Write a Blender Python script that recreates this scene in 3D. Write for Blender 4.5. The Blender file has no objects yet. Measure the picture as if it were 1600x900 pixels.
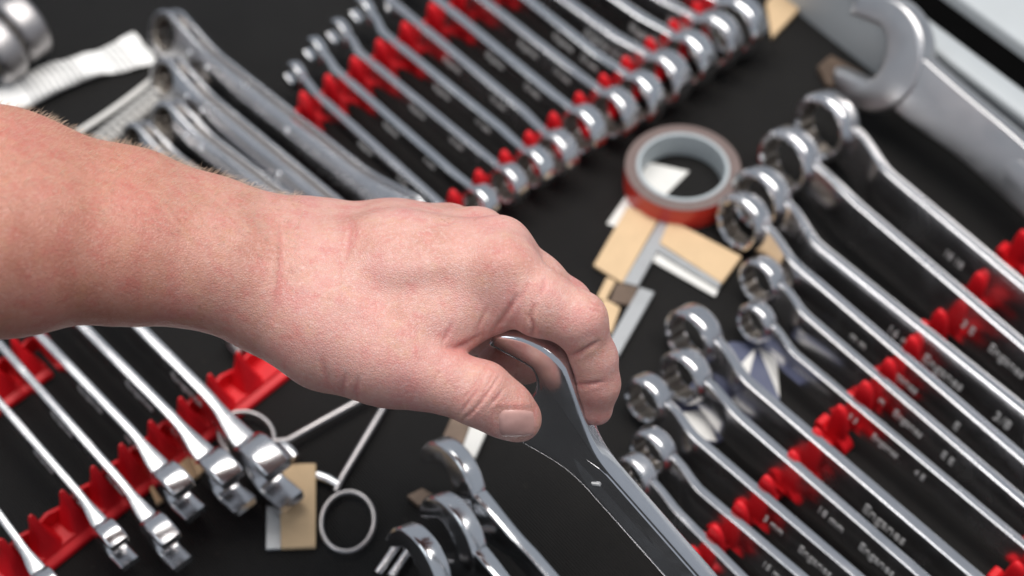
import bpy, bmesh, math, random
import numpy as np
from mathutils import Vector, Matrix, Euler
random.seed(7); np.random.seed(7)
C = bpy.context.scene.collection
S = bpy.context.scene

# ------------------------------------------------------------------ camera
F = 2400.0                      # focal length in pixels of a 1600 wide frame
TH = math.radians(52)           # the camera looks 52 degrees down
DIST = 0.923                    # metres from the lens to the middle of the mat
CAM = Vector((0, -DIST*math.cos(TH), DIST*math.sin(TH)))
RIGHT = Vector((1, 0, 0)); UP = Vector((0, math.sin(TH), math.cos(TH))); BACK = Vector((0, -math.cos(TH), math.sin(TH)))
cam = bpy.data.cameras.new('camera'); camo = bpy.data.objects.new('camera', cam); C.objects.link(camo)
camo.location = CAM; camo.rotation_euler = (math.pi/2-TH, 0, 0)
cam.sensor_width = 36; cam.lens = 36*F/1600; cam.clip_start = 0.01; cam.clip_end = 50
cam.dof.use_dof = True; cam.dof.focus_distance = 0.668; cam.dof.aperture_fstop = 5.0
S.camera = camo
# ------------------------------------------------------------------ light
w = bpy.data.worlds.new('World'); S.world = w; w.use_nodes = True
bg = w.node_tree.nodes['Background']; bg.inputs[0].default_value = (0.80, 0.88, 1.0, 1); bg.inputs[1].default_value = 0.42
def area(name, loc, target, sx, sy, power, col):
    l = bpy.data.lights.new(name, 'AREA'); l.shape = 'RECTANGLE'; l.size = sx; l.size_y = sy; l.energy = power; l.color = col
    o = bpy.data.objects.new(name, l); C.objects.link(o); o.location = loc
    o.rotation_euler = (Vector(target)-Vector(loc)).to_track_quat('-Z', 'Y').to_euler()
    return o
area('soft_lamp_overhead', (0.1, 0.20, 1.85), (0, 0, 0.1), 2.3, 0.95, 50, (1.0, 0.965, 0.92))
area('soft_fill_side', (-1.5, -0.9, 1.5), (0, 0, 0.1), 0.9, 0.9, 5, (0.92, 0.96, 1.0))  # added fill light, not a lamp of the place
S.view_settings.view_transform = 'Standard'; S.view_settings.look = 'None'
S.view_settings.exposure = 0; S.view_settings.gamma = 1; S.view_settings.use_curve_mapping = False

# ------------------------------------------------------------------ points
def ray(px, py):
    return RIGHT*((px-800)/F) + UP*(-(py-450)/F) - BACK
def G(px, py, z=0.0):            # the point of the plane z (metres) seen at a pixel
    d = ray(px, py); return CAM + d*((z-CAM.z)/d.z)
def cam2world(p):                # camera space in mm (right, up, towards lens) to metres
    return CAM + (RIGHT*p[0] + UP*p[1] + BACK*p[2])*0.001
def PC(px, py, Z):               # pixel and depth in mm to camera space in mm
    return np.array([(px-800)/F*Z, -(py-450)/F*Z, -Z])

# ------------------------------------------------------------------ materials
def mat(name):
    m = bpy.data.materials.new(name); m.use_nodes = True
    nt = m.node_tree; return m, nt, nt.nodes['Principled BSDF']
def N(nt, t, **kw):
    n = nt.nodes.new(t)
    for k, v in kw.items():
        if k in n.inputs: n.inputs[k].default_value = v
        else: setattr(n, k, v)
    return n
def ramp(nt, src, stops):
    r = nt.nodes.new('ShaderNodeValToRGB'); e = r.color_ramp.elements
    while len(e) < len(stops): e.new(0.5)
    for i, (p, c) in enumerate(stops):
        e[i].position = p; e[i].color = (*c, 1) if len(c) == 3 else c
    nt.links.new(src, r.inputs[0]); return r.outputs[0]
def grey(v): return (v, v, v)
def steel(name, col, r0, r1, scale=60, bump=0.02, metal=1.0):
    m, nt, b = mat(name)
    b.inputs['Metallic'].default_value = metal
    tc = N(nt, 'ShaderNodeTexCoord'); oi = N(nt, 'ShaderNodeObjectInfo')
    va = N(nt, 'ShaderNodeVectorMath', operation='ADD'); nt.links.new(tc.outputs['Object'], va.inputs[0]); nt.links.new(oi.outputs['Random'], va.inputs[1])
    n = N(nt, 'ShaderNodeTexNoise', Scale=scale, Detail=3.0, Roughness=0.55); nt.links.new(va.outputs[0], n.inputs['Vector'])
    n3 = N(nt, 'ShaderNodeTexNoise', Scale=26.0, Detail=4.0, Roughness=0.6, Distortion=0.8); nt.links.new(va.outputs[0], n3.inputs['Vector'])   # oil smears and handling marks
    ro = N(nt, 'ShaderNodeMath', operation='ADD')
    nt.links.new(ramp(nt, n.outputs[0], [(0.3, grey(r0)), (0.75, grey(r1))]), ro.inputs[0])
    nt.links.new(ramp(nt, n3.outputs[0], [(0.46, grey(0.0)), (0.72, grey(0.12))]), ro.inputs[1])
    nt.links.new(ro.outputs[0], b.inputs['Roughness'])
    nt.links.new(ramp(nt, n.outputs[0], [(0.25, tuple(c*0.96 for c in col)), (0.6, col)]), b.inputs['Base Color'])
    n2 = N(nt, 'ShaderNodeTexNoise', Scale=scale*7, Detail=3.0); nt.links.new(tc.outputs['Object'], n2.inputs['Vector'])
    bp = N(nt, 'ShaderNodeBump', Strength=bump, Distance=0.001); nt.links.new(n2.outputs[0], bp.inputs['Height'])
    nt.links.new(bp.outputs[0], b.inputs['Normal'])
    return m
def plain(name, col, rough=0.5, var=0.12, scale=40, bump=0.05, metallic=0, spec=None):
    m, nt, b = mat(name)
    tc = N(nt, 'ShaderNodeTexCoord')
    n = N(nt, 'ShaderNodeTexNoise', Scale=scale, Detail=6.0, Roughness=0.65); nt.links.new(tc.outputs['Object'], n.inputs['Vector'])
    nt.links.new(ramp(nt, n.outputs[0], [(0.25, tuple(c*(1-2*var) for c in col)), (0.7, col)]), b.inputs['Base Color'])
    b.inputs['Roughness'].default_value = rough; b.inputs['Metallic'].default_value = metallic
    if spec is not None: b.inputs['Specular IOR Level'].default_value = spec
    bp = N(nt, 'ShaderNodeBump', Strength=bump, Distance=0.001); nt.links.new(n.outputs[0], bp.inputs['Height'])
    nt.links.new(bp.outputs[0], b.inputs['Normal'])
    return m
M = {}
M['satin'] = steel('satin_steel', (0.70, 0.69, 0.70), 0.17, 0.22, 60)
M['brushed'] = steel('brushed_steel', (0.62, 0.61, 0.61), 0.28, 0.36, 60)
M['chrome'] = steel('chrome_steel', (0.74, 0.74, 0.75), 0.08, 0.20)
M['polish'] = steel('polished_steel', (0.72, 0.72, 0.74), 0.09, 0.17, 120, 0.012, 0.97)
M['dull'] = steel('dull_steel', (0.44, 0.42, 0.42), 0.28, 0.42)
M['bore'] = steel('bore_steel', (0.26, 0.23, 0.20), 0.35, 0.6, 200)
M['letter'] = steel('letter_and_glint', (0.62, 0.61, 0.60), 0.35, 0.5, 300, 0.02, 0.3)
M['red'] = plain('red_plastic', (0.70, 0.009, 0.016), 0.42, 0.10, 60, 0.05, spec=0.3)
M['tan'] = plain('tan_card', (0.66, 0.47, 0.28), 0.8, 0.06, 120, 0.08)
M['white'] = plain('white_paper', (0.74, 0.73, 0.70), 0.6, 0.05, 90, 0.1)
M['cord'] = plain('white_cord', (0.70, 0.68, 0.65), 0.5, 0.06)
M['greystrip'] = plain('grey_strip', (0.40, 0.41, 0.42), 0.4, 0.08, 80, 0.03, 0.3)
M['brown'] = plain('brown_metal', (0.16, 0.11, 0.08), 0.5, 0.2, 120, 0.1, 0.4)
M['taperred'] = plain('tape_red', (0.62, 0.045, 0.03), 0.3, 0.05)
M['tapeface'] = plain('tape_layers', (0.17, 0.122, 0.112), 0.6, 0.1, 200, 0.05)
M['core'] = plain('tape_core', (0.42, 0.46, 0.48), 0.5, 0.05)
M['wall'] = plain('grey_drawer_paint', (0.44, 0.465, 0.48), 0.42, 0.04, 20, 0.03)
M['black'] = plain('gap_shade_black', (0.003, 0.003, 0.003), 1.0, 0.1, spec=0.0)
M['blue'] = plain('blue_print', (0.085, 0.097, 0.165), 0.4, 0.1)
M['nail'] = plain('nail', (0.55, 0.315, 0.28), 0.20, 0.05, 200, 0.02)
# black ribbed rubber mat: fine ribs run with the wrenches
m, nt, b = mat('black_ribbed_rubber')
tc = N(nt, 'ShaderNodeTexCoord'); mp = N(nt, 'ShaderNodeMapping'); nt.links.new(tc.outputs['Object'], mp.inputs['Vector'])
mp.inputs['Rotation'].default_value = (0, 0, math.radians(-39))
wv = N(nt, 'ShaderNodeTexWave', Scale=205.0, Distortion=0.15, wave_type='BANDS', bands_direction='X'); nt.links.new(mp.outputs[0], wv.inputs['Vector'])
wv.inputs['Detail Scale'].default_value = 4
ns = N(nt, 'ShaderNodeTexNoise', Scale=9.0, Detail=8.0, Roughness=0.7); nt.links.new(tc.outputs['Object'], ns.inputs['Vector'])
nt.links.new(ramp(nt, ns.outputs[0], [(0.3, (0.012, 0.0112, 0.0108)), (0.75, (0.024, 0.0222, 0.021))]), b.inputs['Base Color'])
b.inputs['Roughness'].default_value = 0.6; b.inputs['Specular IOR Level'].default_value = 0.3
matcol = b.inputs['Base Color'].links[0].from_socket
vd = N(nt, 'ShaderNodeTexVoronoi', Scale=70.0); nt.links.new(tc.outputs['Object'], vd.inputs['Vector'])
dm = N(nt, 'ShaderNodeMix', data_type='RGBA'); nt.links.new(ramp(nt, vd.outputs['Distance'], [(0.035, grey(0.5)), (0.06, grey(0))]), dm.inputs[0]); nt.links.new(matcol, dm.inputs[6]); dm.inputs[7].default_value = (0.10, 0.085, 0.07, 1)
rb = N(nt, 'ShaderNodeMix', data_type='RGBA', blend_type='MULTIPLY'); rb.inputs[0].default_value = 1.0     # rib shading painted into the colour: lighter crests, darker grooves
nt.links.new(dm.outputs[2], rb.inputs[6]); nt.links.new(ramp(nt, wv.outputs[0], [(0.15, grey(0.35)), (0.85, grey(1.35))]), rb.inputs[7])
nt.links.new(rb.outputs[2], b.inputs['Base Color'])
bp = N(nt, 'ShaderNodeBump', Strength=1.0, Distance=0.0012); nt.links.new(wv.outputs[0], bp.inputs['Height']); nt.links.new(bp.outputs[0], b.inputs['Normal'])
M['mat'] = m
# crumpled package with printed lines
m, nt, b = mat('printed_white_foil')
tc = N(nt, 'ShaderNodeTexCoord')
wv = N(nt, 'ShaderNodeTexWave', Scale=75.0, Distortion=0.3, wave_type='BANDS', bands_direction='X'); nt.links.new(tc.outputs['Object'], wv.inputs['Vector'])
sx = N(nt, 'ShaderNodeSeparateXYZ'); nt.links.new(tc.outputs['Object'], sx.inputs[0])
mr = N(nt, 'ShaderNodeMapRange'); nt.links.new(sx.outputs[0], mr.inputs[0]); mr.inputs[1].default_value = 0.0; mr.inputs[2].default_value = 0.1
msk = ramp(nt, mr.outputs[0], [(0.17, grey(0)), (0.2, grey(1)), (0.56, grey(1)), (0.6, grey(0)), (0.76, grey(0)), (0.78, grey(0.6)), (0.92, grey(0.6)), (0.94, grey(0))])
ln = ramp(nt, wv.outputs[0], [(0.30, grey(1)), (0.5, grey(0))])
mu = N(nt, 'ShaderNodeMath', operation='MULTIPLY'); nt.links.new(msk, mu.inputs[0]); nt.links.new(ln, mu.inputs[1])
mu2 = N(nt, 'ShaderNodeMath', operation='MULTIPLY'); nt.links.new(mu.outputs[0], mu2.inputs[0]); mu2.inputs[1].default_value = 0.75
mx = N(nt, 'ShaderNodeMix', data_type='RGBA'); nt.links.new(mu2.outputs[0], mx.inputs[0]); mx.inputs[6].default_value = (0.80, 0.79, 0.77, 1); mx.inputs[7].default_value = (0.12, 0.12, 0.12, 1)
nt.links.new(mx.outputs[2], b.inputs['Base Color']); b.inputs['Roughness'].default_value = 0.4
M['foil'] = m
# skin
m, nt, b = mat('skin')
tc = N(nt, 'ShaderNodeTexCoord')
def nz(scale, det=4.0, ro=0.6):
    n = N(nt, 'ShaderNodeTexNoise', Scale=scale, Detail=det, Roughness=ro); nt.links.new(tc.outputs['Object'], n.inputs['Vector']); return n.outputs[0]
def mix(f, a, bcol, mode='MIX'):
    x = N(nt, 'ShaderNodeMix', data_type='RGBA', blend_type=mode)
    for s, i in ((f, 0), (a, 6), (bcol, 7)):
        if isinstance(s, (tuple, float)): x.inputs[i].default_value = (*s, 1) if isinstance(s, tuple) else s
        else: nt.links.new(s, x.inputs[i])
    return x.outputs[2]
c1 = ramp(nt, nz(38, 5.0), [(0.33, (0.51, 0.255, 0.20)), (0.50, (0.61, 0.345, 0.287)), (0.67, (0.59, 0.275, 0.25))])
c1 = mix(ramp(nt, nz(125, 3.0, 0.6), [(0.50, grey(0)), (0.66, grey(0.65))]), c1, (0.56, 0.215, 0.19))
c1 = mix(ramp(nt, nz(90, 3.0, 0.6), [(0.54, grey(0)), (0.70, grey(0.45))]), c1, (0.60, 0.37, 0.25))
c2 = mix(ramp(nt, nz(260, 6.0, 0.8), [(0.42, grey(0)), (0.70, grey(0.55))]), c1, (0.57, 0.235, 0.205))
c2 = mix(ramp(nt, nz(520, 4.0, 0.8), [(0.49, grey(0)), (0.68, grey(0.5))]), c2, (0.70, 0.53, 0.49))
at = N(nt, 'ShaderNodeAttribute', attribute_name='tint'); sp = N(nt, 'ShaderNodeSeparateColor'); nt.links.new(at.outputs['Color'], sp.inputs[0])
c3 = mix(sp.outputs[0], c2, (0.53, 0.185, 0.17))          # red knuckles and creases
c4 = mix(sp.outputs[1], c3, (0.83, 0.66, 0.57), 'MULTIPLY')         # tanned forearm
vo = N(nt, 'ShaderNodeTexVoronoi', Scale=330.0); nt.links.new(tc.outputs['Object'], vo.inputs['Vector']); vo.inputs['Randomness'].default_value = 1
fk = ramp(nt, vo.outputs['Distance'], [(0.12, grey(0.42)), (0.30, grey(0))])
fm = N(nt, 'ShaderNodeMath', operation='MULTIPLY'); nt.links.new(fk, fm.inputs[0]); nt.links.new(ramp(nt, nz(45, 2.0), [(0.50, grey(0)), (0.66, grey(0.9))]), fm.inputs[1])
c5 = mix(fm.outputs[0], c4, (0.33, 0.13, 0.08))
nt.links.new(c5, b.inputs['Base Color'])
b.inputs['Roughness'].default_value = 0.40
b.inputs['Subsurface Weight'].default_value = 0.2; b.inputs['Subsurface Radius'].default_value = (1.0, 0.36, 0.2); b.inputs['Subsurface Scale'].default_value = 0.004
b.inputs['Specular IOR Level'].default_value = 0.45
vo2 = N(nt, 'ShaderNodeTexVoronoi', Scale=950.0, feature='DISTANCE_TO_EDGE'); nt.links.new(tc.outputs['Object'], vo2.inputs['Vector'])
ad = N(nt, 'ShaderNodeMath', operation='ADD'); nt.links.new(ramp(nt, vo2.outputs[0], [(0.0, grey(0)), (0.25, grey(0.5))]), ad.inputs[0]); nt.links.new(nz(420, 5.0), ad.inputs[1])
bp = N(nt, 'ShaderNodeBump', Strength=0.5, Distance=0.0006); nt.links.new(ad.outputs[0], bp.inputs['Height']); nt.links.new(bp.outputs[0], b.inputs['Normal'])
M['skin'] = m
M['hair'] = plain('fair_hair', (0.80, 0.64, 0.48), 0.5, 0.05)

# ------------------------------------------------------------------ mesh helpers
def mk(name, verts, faces, material, parent=None, sharp=40):
    me = bpy.data.meshes.new(name); me.from_pydata([tuple(v) for v in verts], [], faces); me.update()
    bm = bmesh.new(); bm.from_mesh(me); bmesh.ops.recalc_face_normals(bm, faces=bm.faces); bm.to_mesh(me); bm.free()
    me.polygons.foreach_set('use_smooth', [True]*len(me.polygons))
    if sharp: me.set_sharp_from_angle(angle=math.radians(sharp))
    me.materials.append(M[material])
    o = bpy.data.objects.new(name, me); C.objects.link(o); o.parent = parent
    return o
def tag(o, label, cat, group=None, kind=None):
    o['label'] = label; o['category'] = cat
    if group: o['group'] = group
    if kind: o['kind'] = kind
    return o
def struct(o): o['kind'] = 'structure'; return o
def frame_at(name, origin, xdir, lean=0.0):     # an Empty, x along xdir, z up
    e = bpy.data.objects.new(name, None); C.objects.link(e); e.empty_display_size = 0.01
    x = Vector((xdir.x, xdir.y, 0)).normalized(); y = Vector((0, 0, 1)).cross(x)
    R = Matrix((x, y, Vector((0, 0, 1)))).transposed()
    R = R @ Matrix.Rotation(lean, 3, 'X')
    e.location = origin; e.rotation_euler = R.to_euler()
    return e
def loft(rings, caps=True):
    V = []; Fc = []; n = len(rings[0])
    for r in rings: V += r
    for i in range(len(rings)-1):
        for j in range(n):
            a = i*n+j; b2 = i*n+(j+1) % n; Fc.append((a, b2, b2+n, a+n))
    if caps:
        Fc.append(tuple(range(n-1, -1, -1))); Fc.append(tuple(range((len(rings)-1)*n, len(rings)*n)))
    return V, Fc
def section(x, y0, z0, ht, hh, n=28, e=4.5):      # superellipse section across x
    out = []
    for k in range(n):
        a = 2*math.pi*(k+0.5)/n; c, s = math.cos(a), math.sin(a)
        out.append((x, y0+ht*math.copysign(abs(c)**(2/e), c), z0+hh*math.copysign(abs(s)**(2/e), s)))
    return out
def rsection(x, y0, z0, ht, hh, rf=0.24, crown=0.12):    # rounded bar section: flat sides, slightly crowned edges
    r = min(ht, hh)*rf; out = []
    for cx, cz, a0 in ((ht-r, hh-r, 0), (-(ht-r), hh-r, 90), (-(ht-r), -(hh-r), 180), (ht-r, -(hh-r), 270)):
        for k in range(5):
            a = math.radians(a0+90*k/4); out.append((x, y0+cx+r*math.cos(a), z0+cz+r*math.sin(a)))
        if a0 in (0, 180):
            out.append((x, y0, z0+math.copysign(hh+ht*crown, cz)))
    return out
def ss(t): t = min(1, max(0, t)); return t*t*(3-2*t)
def tube(path, r, seg=10, closed=False):
    P = [Vector(p) for p in path]; n = len(P); rings = []; up = Vector((0.13, 0.21, 0.97))
    for i, p in enumerate(P):
        t = (P[(i+1) % n]-P[i-1]) if closed else (P[min(i+1, n-1)]-P[max(i-1, 0)])
        t.normalize(); u = up.cross(t).normalized(); v = t.cross(u)
        rr = r[i] if isinstance(r, (list, tuple)) else r
        rings.append([tuple(p+u*rr*math.cos(2*math.pi*k/seg)+v*rr*math.sin(2*math.pi*k/seg)) for k in range(seg)])
    if closed: rings.append(rings[0])
    return loft(rings, not closed)
def extrude_outline(pts, y0, y1, bev, dome=0.0):  # outline in (x, z), thickness along y, bevelled rim
    n = len(pts); A = sum(pts[i][0]*pts[(i+1) % n][1]-pts[(i+1) % n][0]*pts[i][1] for i in range(n))
    if A < 0: pts = pts[::-1]
    def inset(d):
        out = []
        for i in range(n):
            p0, p, p1 = pts[i-1], pts[i], pts[(i+1) % n]
            n0 = Vector((-(p[1]-p0[1]), p[0]-p0[0])); n1 = Vector((-(p1[1]-p[1]), p1[0]-p[0]))
            n0 = n0.normalized() if n0.length > 1e-9 else n1.normalized(); n1 = n1.normalized() if n1.length > 1e-9 else n0
            m2 = (n0+n1); m2 = m2.normalized() if m2.length > 1e-6 else n0
            k = d/max(0.5, m2.dot(n0)); out.append((p[0]+m2.x*k, p[1]+m2.y*k))
        return out
    prof = []
    for k in range(5):
        a = math.pi/2*k/4; prof.append((bev*(1-math.sin(a)), y0+bev*(1-math.cos(a))))
    prof += [(d, y0+y1-y) for d, y in prof[::-1]]
    rings = [[(q[0], y, q[1]) for q in inset(d)] for d, y in prof]
    return loft(rings)
def ring_mesh(R, r, T, pts=12, seg=96, bev=None, c=(0, 0, 0)):   # box end: axis along y
    bev = bev or min(T*0.32, (R-r)*0.6); rings = []
    for k in range(seg):
        a = 2*math.pi*k/seg; ph = (a*pts/(2*math.pi)) % 1.0
        ri = r*(1+(0.0 if pts == 0 else 0.13*(1-abs(2*ph-1))))
        pr = []
        for q in range(5):
            t = math.pi/2*q/4; pr.append((R-bev*(1-math.sin(t)), -T/2+bev*(1-math.cos(t))))
        pr += [(x, -y) for x, y in pr[::-1]]
        pr += [(ri+T*0.12, T/2), (ri, T/2-T*0.12), (ri, -T/2+T*0.12), (ri+T*0.12, -T/2)]
        rings.append([(c[0]+x*math.cos(a), c[1]+y, c[2]+x*math.sin(a)) for x, y in pr])
    rings.append(rings[0])
    return loft(rings, False)
def jaw_outline(R, wd, slot, depth=0.15, cx=0.0, cz=0.0, tip=0.20):    # open end, slot opens along angle slot
    h = wd/2; ca, sa = math.cos(slot), math.sin(slot)
    a0 = math.asin(min(0.95, (h+R*tip)/R)); P = []
    for k in range(33):                                    # outer rim, the long way round
        a = a0+(2*math.pi-2*a0)*k/32; P.append((R*math.cos(a)*(1.0+0.10*max(0, math.cos(a))), R*math.sin(a)))
    P = P[:]                                               # tips then slot
    bx = -depth*R
    tipx = R*math.cos(a0)*1.10
    P.append((tipx*0.98, -h)); P.append((tipx*0.55, -h)); P.append((tipx*0.1, -h))
    for k in range(1, 12):
        a = -math.pi/2-math.pi*k/12; P.append((bx+h*0.62*math.cos(a), h*math.sin(a)))
    P.append((tipx*0.1, h)); P.append((tipx*0.55, h)); P.append((tipx*0.98, h))
    return [(cx+x*ca-z*sa, cz+x*sa+z*ca) for x, z in P]
_txt = {}
def text_mesh(s):
    if s not in _txt:
        cu = bpy.data.curves.new('t', 'FONT'); cu.body = s; cu.size = 1; cu.extrude = 0.012; cu.resolution_u = 2
        o = bpy.data.objects.new('t', cu); C.objects.link(o)
        dg = bpy.context.evaluated_depsgraph_get(); dg.update()
        me = bpy.data.meshes.new_from_object(o.evaluated_get(dg)); me.name = 'lettering'
        bpy.data.objects.remove(o); me.materials.clear(); me.materials.append(M['letter']); _txt[s] = me
    return _txt[s]
def lettering(parent, s, x, y, z, size):
    o = bpy.data.objects.new('lettering', text_mesh(s)); C.objects.link(o); o.parent = parent
    o.location = (x, y, z); o.rotation_euler = (math.pi/2, 0, 0); o.scale = (size*0.80, size*0.82, 0.012)
    return o

# ------------------------------------------------------------------ wrenches standing on edge
def wrench(label, group, l0, l1, h, t, zc, start=None, end=None, length=None, texts=(), metal='satin', name='combination_wrench', lean=0.0, cat='wrench'):
    """l0, l1: two pixels on the top edge; start and end: ('ring'|'open', pixel or None, R, T)"""
    h, t, zc = h*0.001, t*0.001, zc*0.001
    a = G(*l0, zc+h/2); b_ = G(*l1, zc+h/2); a.z = b_.z = 0
    d = (b_-a).normalized(); nrm = Vector((0, 0, 1)).cross(d)
    def local(px):
        p = G(*px, zc); p.z = 0; return (p-a).dot(d), (p-a).dot(nrm)
    x0, y0 = local(start[1]) if start and start[1] else (0.0, 0.0)
    org = a+d*x0; org.z = 0
    if length: x1, y1 = length*0.001, 0.0
    else:
        x1, y1 = local(end[1]); x1 -= x0
    e = frame_at(name, org, d, lean); tag(e, label, cat, group)
    e.location = org+nrm*(zc*math.sin(lean))+Vector((0, 0, zc*(1-math.cos(lean))))
    y0 = max(-0.014, min(0.014, y0)); y1 = max(-0.014, min(0.014, y1))
    st = []
    R0 = start[2]*0.001 if start else 0; R1 = end[2]*0.001 if end else 0
    nst = 40
    xa = R0*0.86 if start else 0.0; xb = x1-(R1*0.86 if end else 0.0)
    for k in range(nst+1):
        u = k/nst; u = u*u*(3-2*u)*0.5+u*0.5
        x = xa+(xb-xa)*u
        yy = 0.0; hh = h/2; tt = t/2
        if start:
            s0 = ss((x-xa)/(R0*1.9)); yy += y0*(1-s0); f = 1-ss((x-xa)/(R0*1.5))
            hh = hh*(1-f)+max(R0*0.52, h/2*0.9)*f; tt = tt*(1-f*0.12) if start[0] == 'ring' else tt*(1-f)+start[3]*0.0005*0.8*f
        if end:
            s1 = ss((xb-x)/(R1*1.9)); yy += y1*(1-s1); f = 1-ss((xb-x)/(R1*1.5))
            hh = hh*(1-f)+max(R1*0.52, h/2*0.9)*f; tt = tt*(1-f*0.12) if end[0] == 'ring' else tt*(1-f)+end[3]*0.0005*0.8*f
        st.append(rsection(x, yy, zc, tt, hh))
    mk('shaft', *loft(st), metal, e, 22)
    for which, spec, xc, yc, ang in (('s', start, 0.0, y0, math.pi-0.26), ('e', end, x1, y1, 0.26)):
        if not spec: continue
        R, T = spec[2]*0.001, spec[3]*0.001
        if spec[0] == 'ring':
            o = mk('ring_head', *ring_mesh(R, R*0.67, T, 12, c=(xc, yc, zc)), metal, e, 35)
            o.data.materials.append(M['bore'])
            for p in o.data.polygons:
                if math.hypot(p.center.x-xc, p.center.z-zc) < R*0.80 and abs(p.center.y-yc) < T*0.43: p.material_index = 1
        else:
            mk('open_head', *extrude_outline(jaw_outline(R, R*0.96, ang+(spec[4] if len(spec) > 4 else 0), spec[5] if len(spec) > 5 else 0.0, xc, zc, 0.24), yc-T/2, yc+T/2, min(T*0.28, R*0.095)), metal, e, 35)
    for (s, px, size) in texts:
        tp = G(*px, zc); tp.z = 0; lx = (tp-org).dot(d)
        lettering(e, s, lx, -t/2-0.00025, zc-size*0.00036, size*0.001)
    return e

ORD = ['first', 'second', 'third', 'fourth', 'fifth', 'sixth', 'seventh', 'eighth', 'ninth', 'tenth', 'eleventh', 'twelfth']

# ================================================================== SETTING
mt = mk('drawer_mat', [(-1.2, -1.6, 0), (1.2, -1.6, 0), (1.2, 0.9, 0), (-1.2, 0.9, 0)], [(0, 1, 2, 3)], 'mat'); struct(mt)  # carried on unseen towards the viewer so the steel reflects black
wa, wb = G(1253, 25), G(1363, 112); wd = (wb-wa).normalized(); wn = Vector((-wd.y, wd.x, 0))
if wn.y < 0: wn = -wn
wh = 0.055
def wall_box(name, o0, o1, z0, z1, material, b=0.002):
    vs = []
    s0, s1 = wa-wd*0.5, wa+wd*0.8
    prof = [(o0, z0), (o0, z1-b), (o0+b*0.3, z1-b*0.3), (o0+b, z1), (o1-b, z1), (o1-b*0.3, z1-b*0.3), (o1, z1-b), (o1, z0)]
    rings = [[tuple(s+wn*o+Vector((0, 0, z))) for o, z in prof] for s in (s0, s1)]
    return mk(name, *loft(rings), material, None, 50)
struct(wall_box('drawer_wall', 0, 0.003, -0.01, wh-0.004, 'wall'))
struct(wall_box('drawer_rim', -0.002, 0.016, wh-0.006, wh, 'wall', 0.003))
struct(wall_box('gap_shade_strip', 0.017, 0.041, -0.03, wh-0.004, 'black'))  # flush black fill standing in for the shade inside the gap
struct(wall_box('cabinet_panel', 0.042, 0.30, -0.02, wh+0.004, 'wall', 0.003))

# ================================================================== RED RACKS
def tooth_mesh():                # a pointed tongue with a flat sloping front and a rounded tip
    rings = []
    for k in range(11):
        u = k/10; z = 0.004+0.026*u if k < 10 else 0.0306
        f = 1-u
        hx = 0.0016+0.0068*f**1.1-0.0012*math.sin(math.pi*u)
        if k == 9: hx = 0.0019
        y0 = -0.0095*f-0.0012; y1 = 0.0042*f+0.0012
        if k == 10: hx, y0, y1 = 0.0009, -0.0006, 0.0006
        r = []
        for j in range(16):
            a = 2*math.pi*j/16; c, s_ = math.cos(a), math.sin(a)
            r.append((hx*math.copysign(abs(c)**0.45, c), (y1 if s_ > 0 else -y0)*math.copysign(abs(s_)**0.45, s_), z))
        rings.append(r)
    V, Fc = loft(rings)
    me = mk('tooth', V, Fc, 'red', None, 30); d = me.data; bpy.data.objects.remove(me); return d
TOOTH = tooth_mesh()
def peg_mesh():                  # rounded bullet tongue
    rings = []
    for k in range(13):
        u = k/12; z = 0.004+0.0268*math.sin(u*math.pi/2); f = math.cos(u*math.pi/2)**0.75+0.02
        r = []
        for j in range(18):
            a = 2*math.pi*j/18; c, s_ = math.cos(a), math.sin(a)
            r.append((0.0040*f*math.copysign(abs(c)**0.7, c), (0.0036 if s_ > 0 else 0.0085)*f*math.copysign(abs(s_)**0.8, s_), z))
        rings.append(r)
    o = mk('tooth', *loft(rings), 'red', None, 70); d = o.data; bpy.data.objects.remove(o); return d
PEG = peg_mesh()
def block_mesh():                # low slotted foot of a tooth
    prof = [(-0.0150, 0.0005), (-0.0150, 0.0035), (-0.0135, 0.0065), (-0.0075, 0.0118), (-0.0040, 0.0125), (0.0040, 0.0125), (0.0065, 0.0150), (0.0100, 0.0150), (0.0112, 0.0138), (0.0112, 0.0005)]
    rings = [[(x, y, z if abs(x) < 0.0055 else max(0.0005, z-0.0009)) for y, z in prof] for x in (-0.0060, -0.0053, 0.0053, 0.0060)]
    o = mk('tooth_foot', *loft(rings), 'red', None, 20); d = o.data; bpy.data.objects.remove(o); return d
BLOCK = block_mesh()
def fin_mesh():
    V, Fc = extrude_outline([(-0.0125, 0.004), (0.0125, 0.004), (0.011, 0.012), (0.0, 0.0165), (-0.011, 0.012)], -0.0011, 0.0011, 0.0005)
    o = mk('tooth_fin', V, Fc, 'red', None, 50); d = o.data; bpy.data.objects.remove(o); return d
FIN = fin_mesh()
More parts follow.
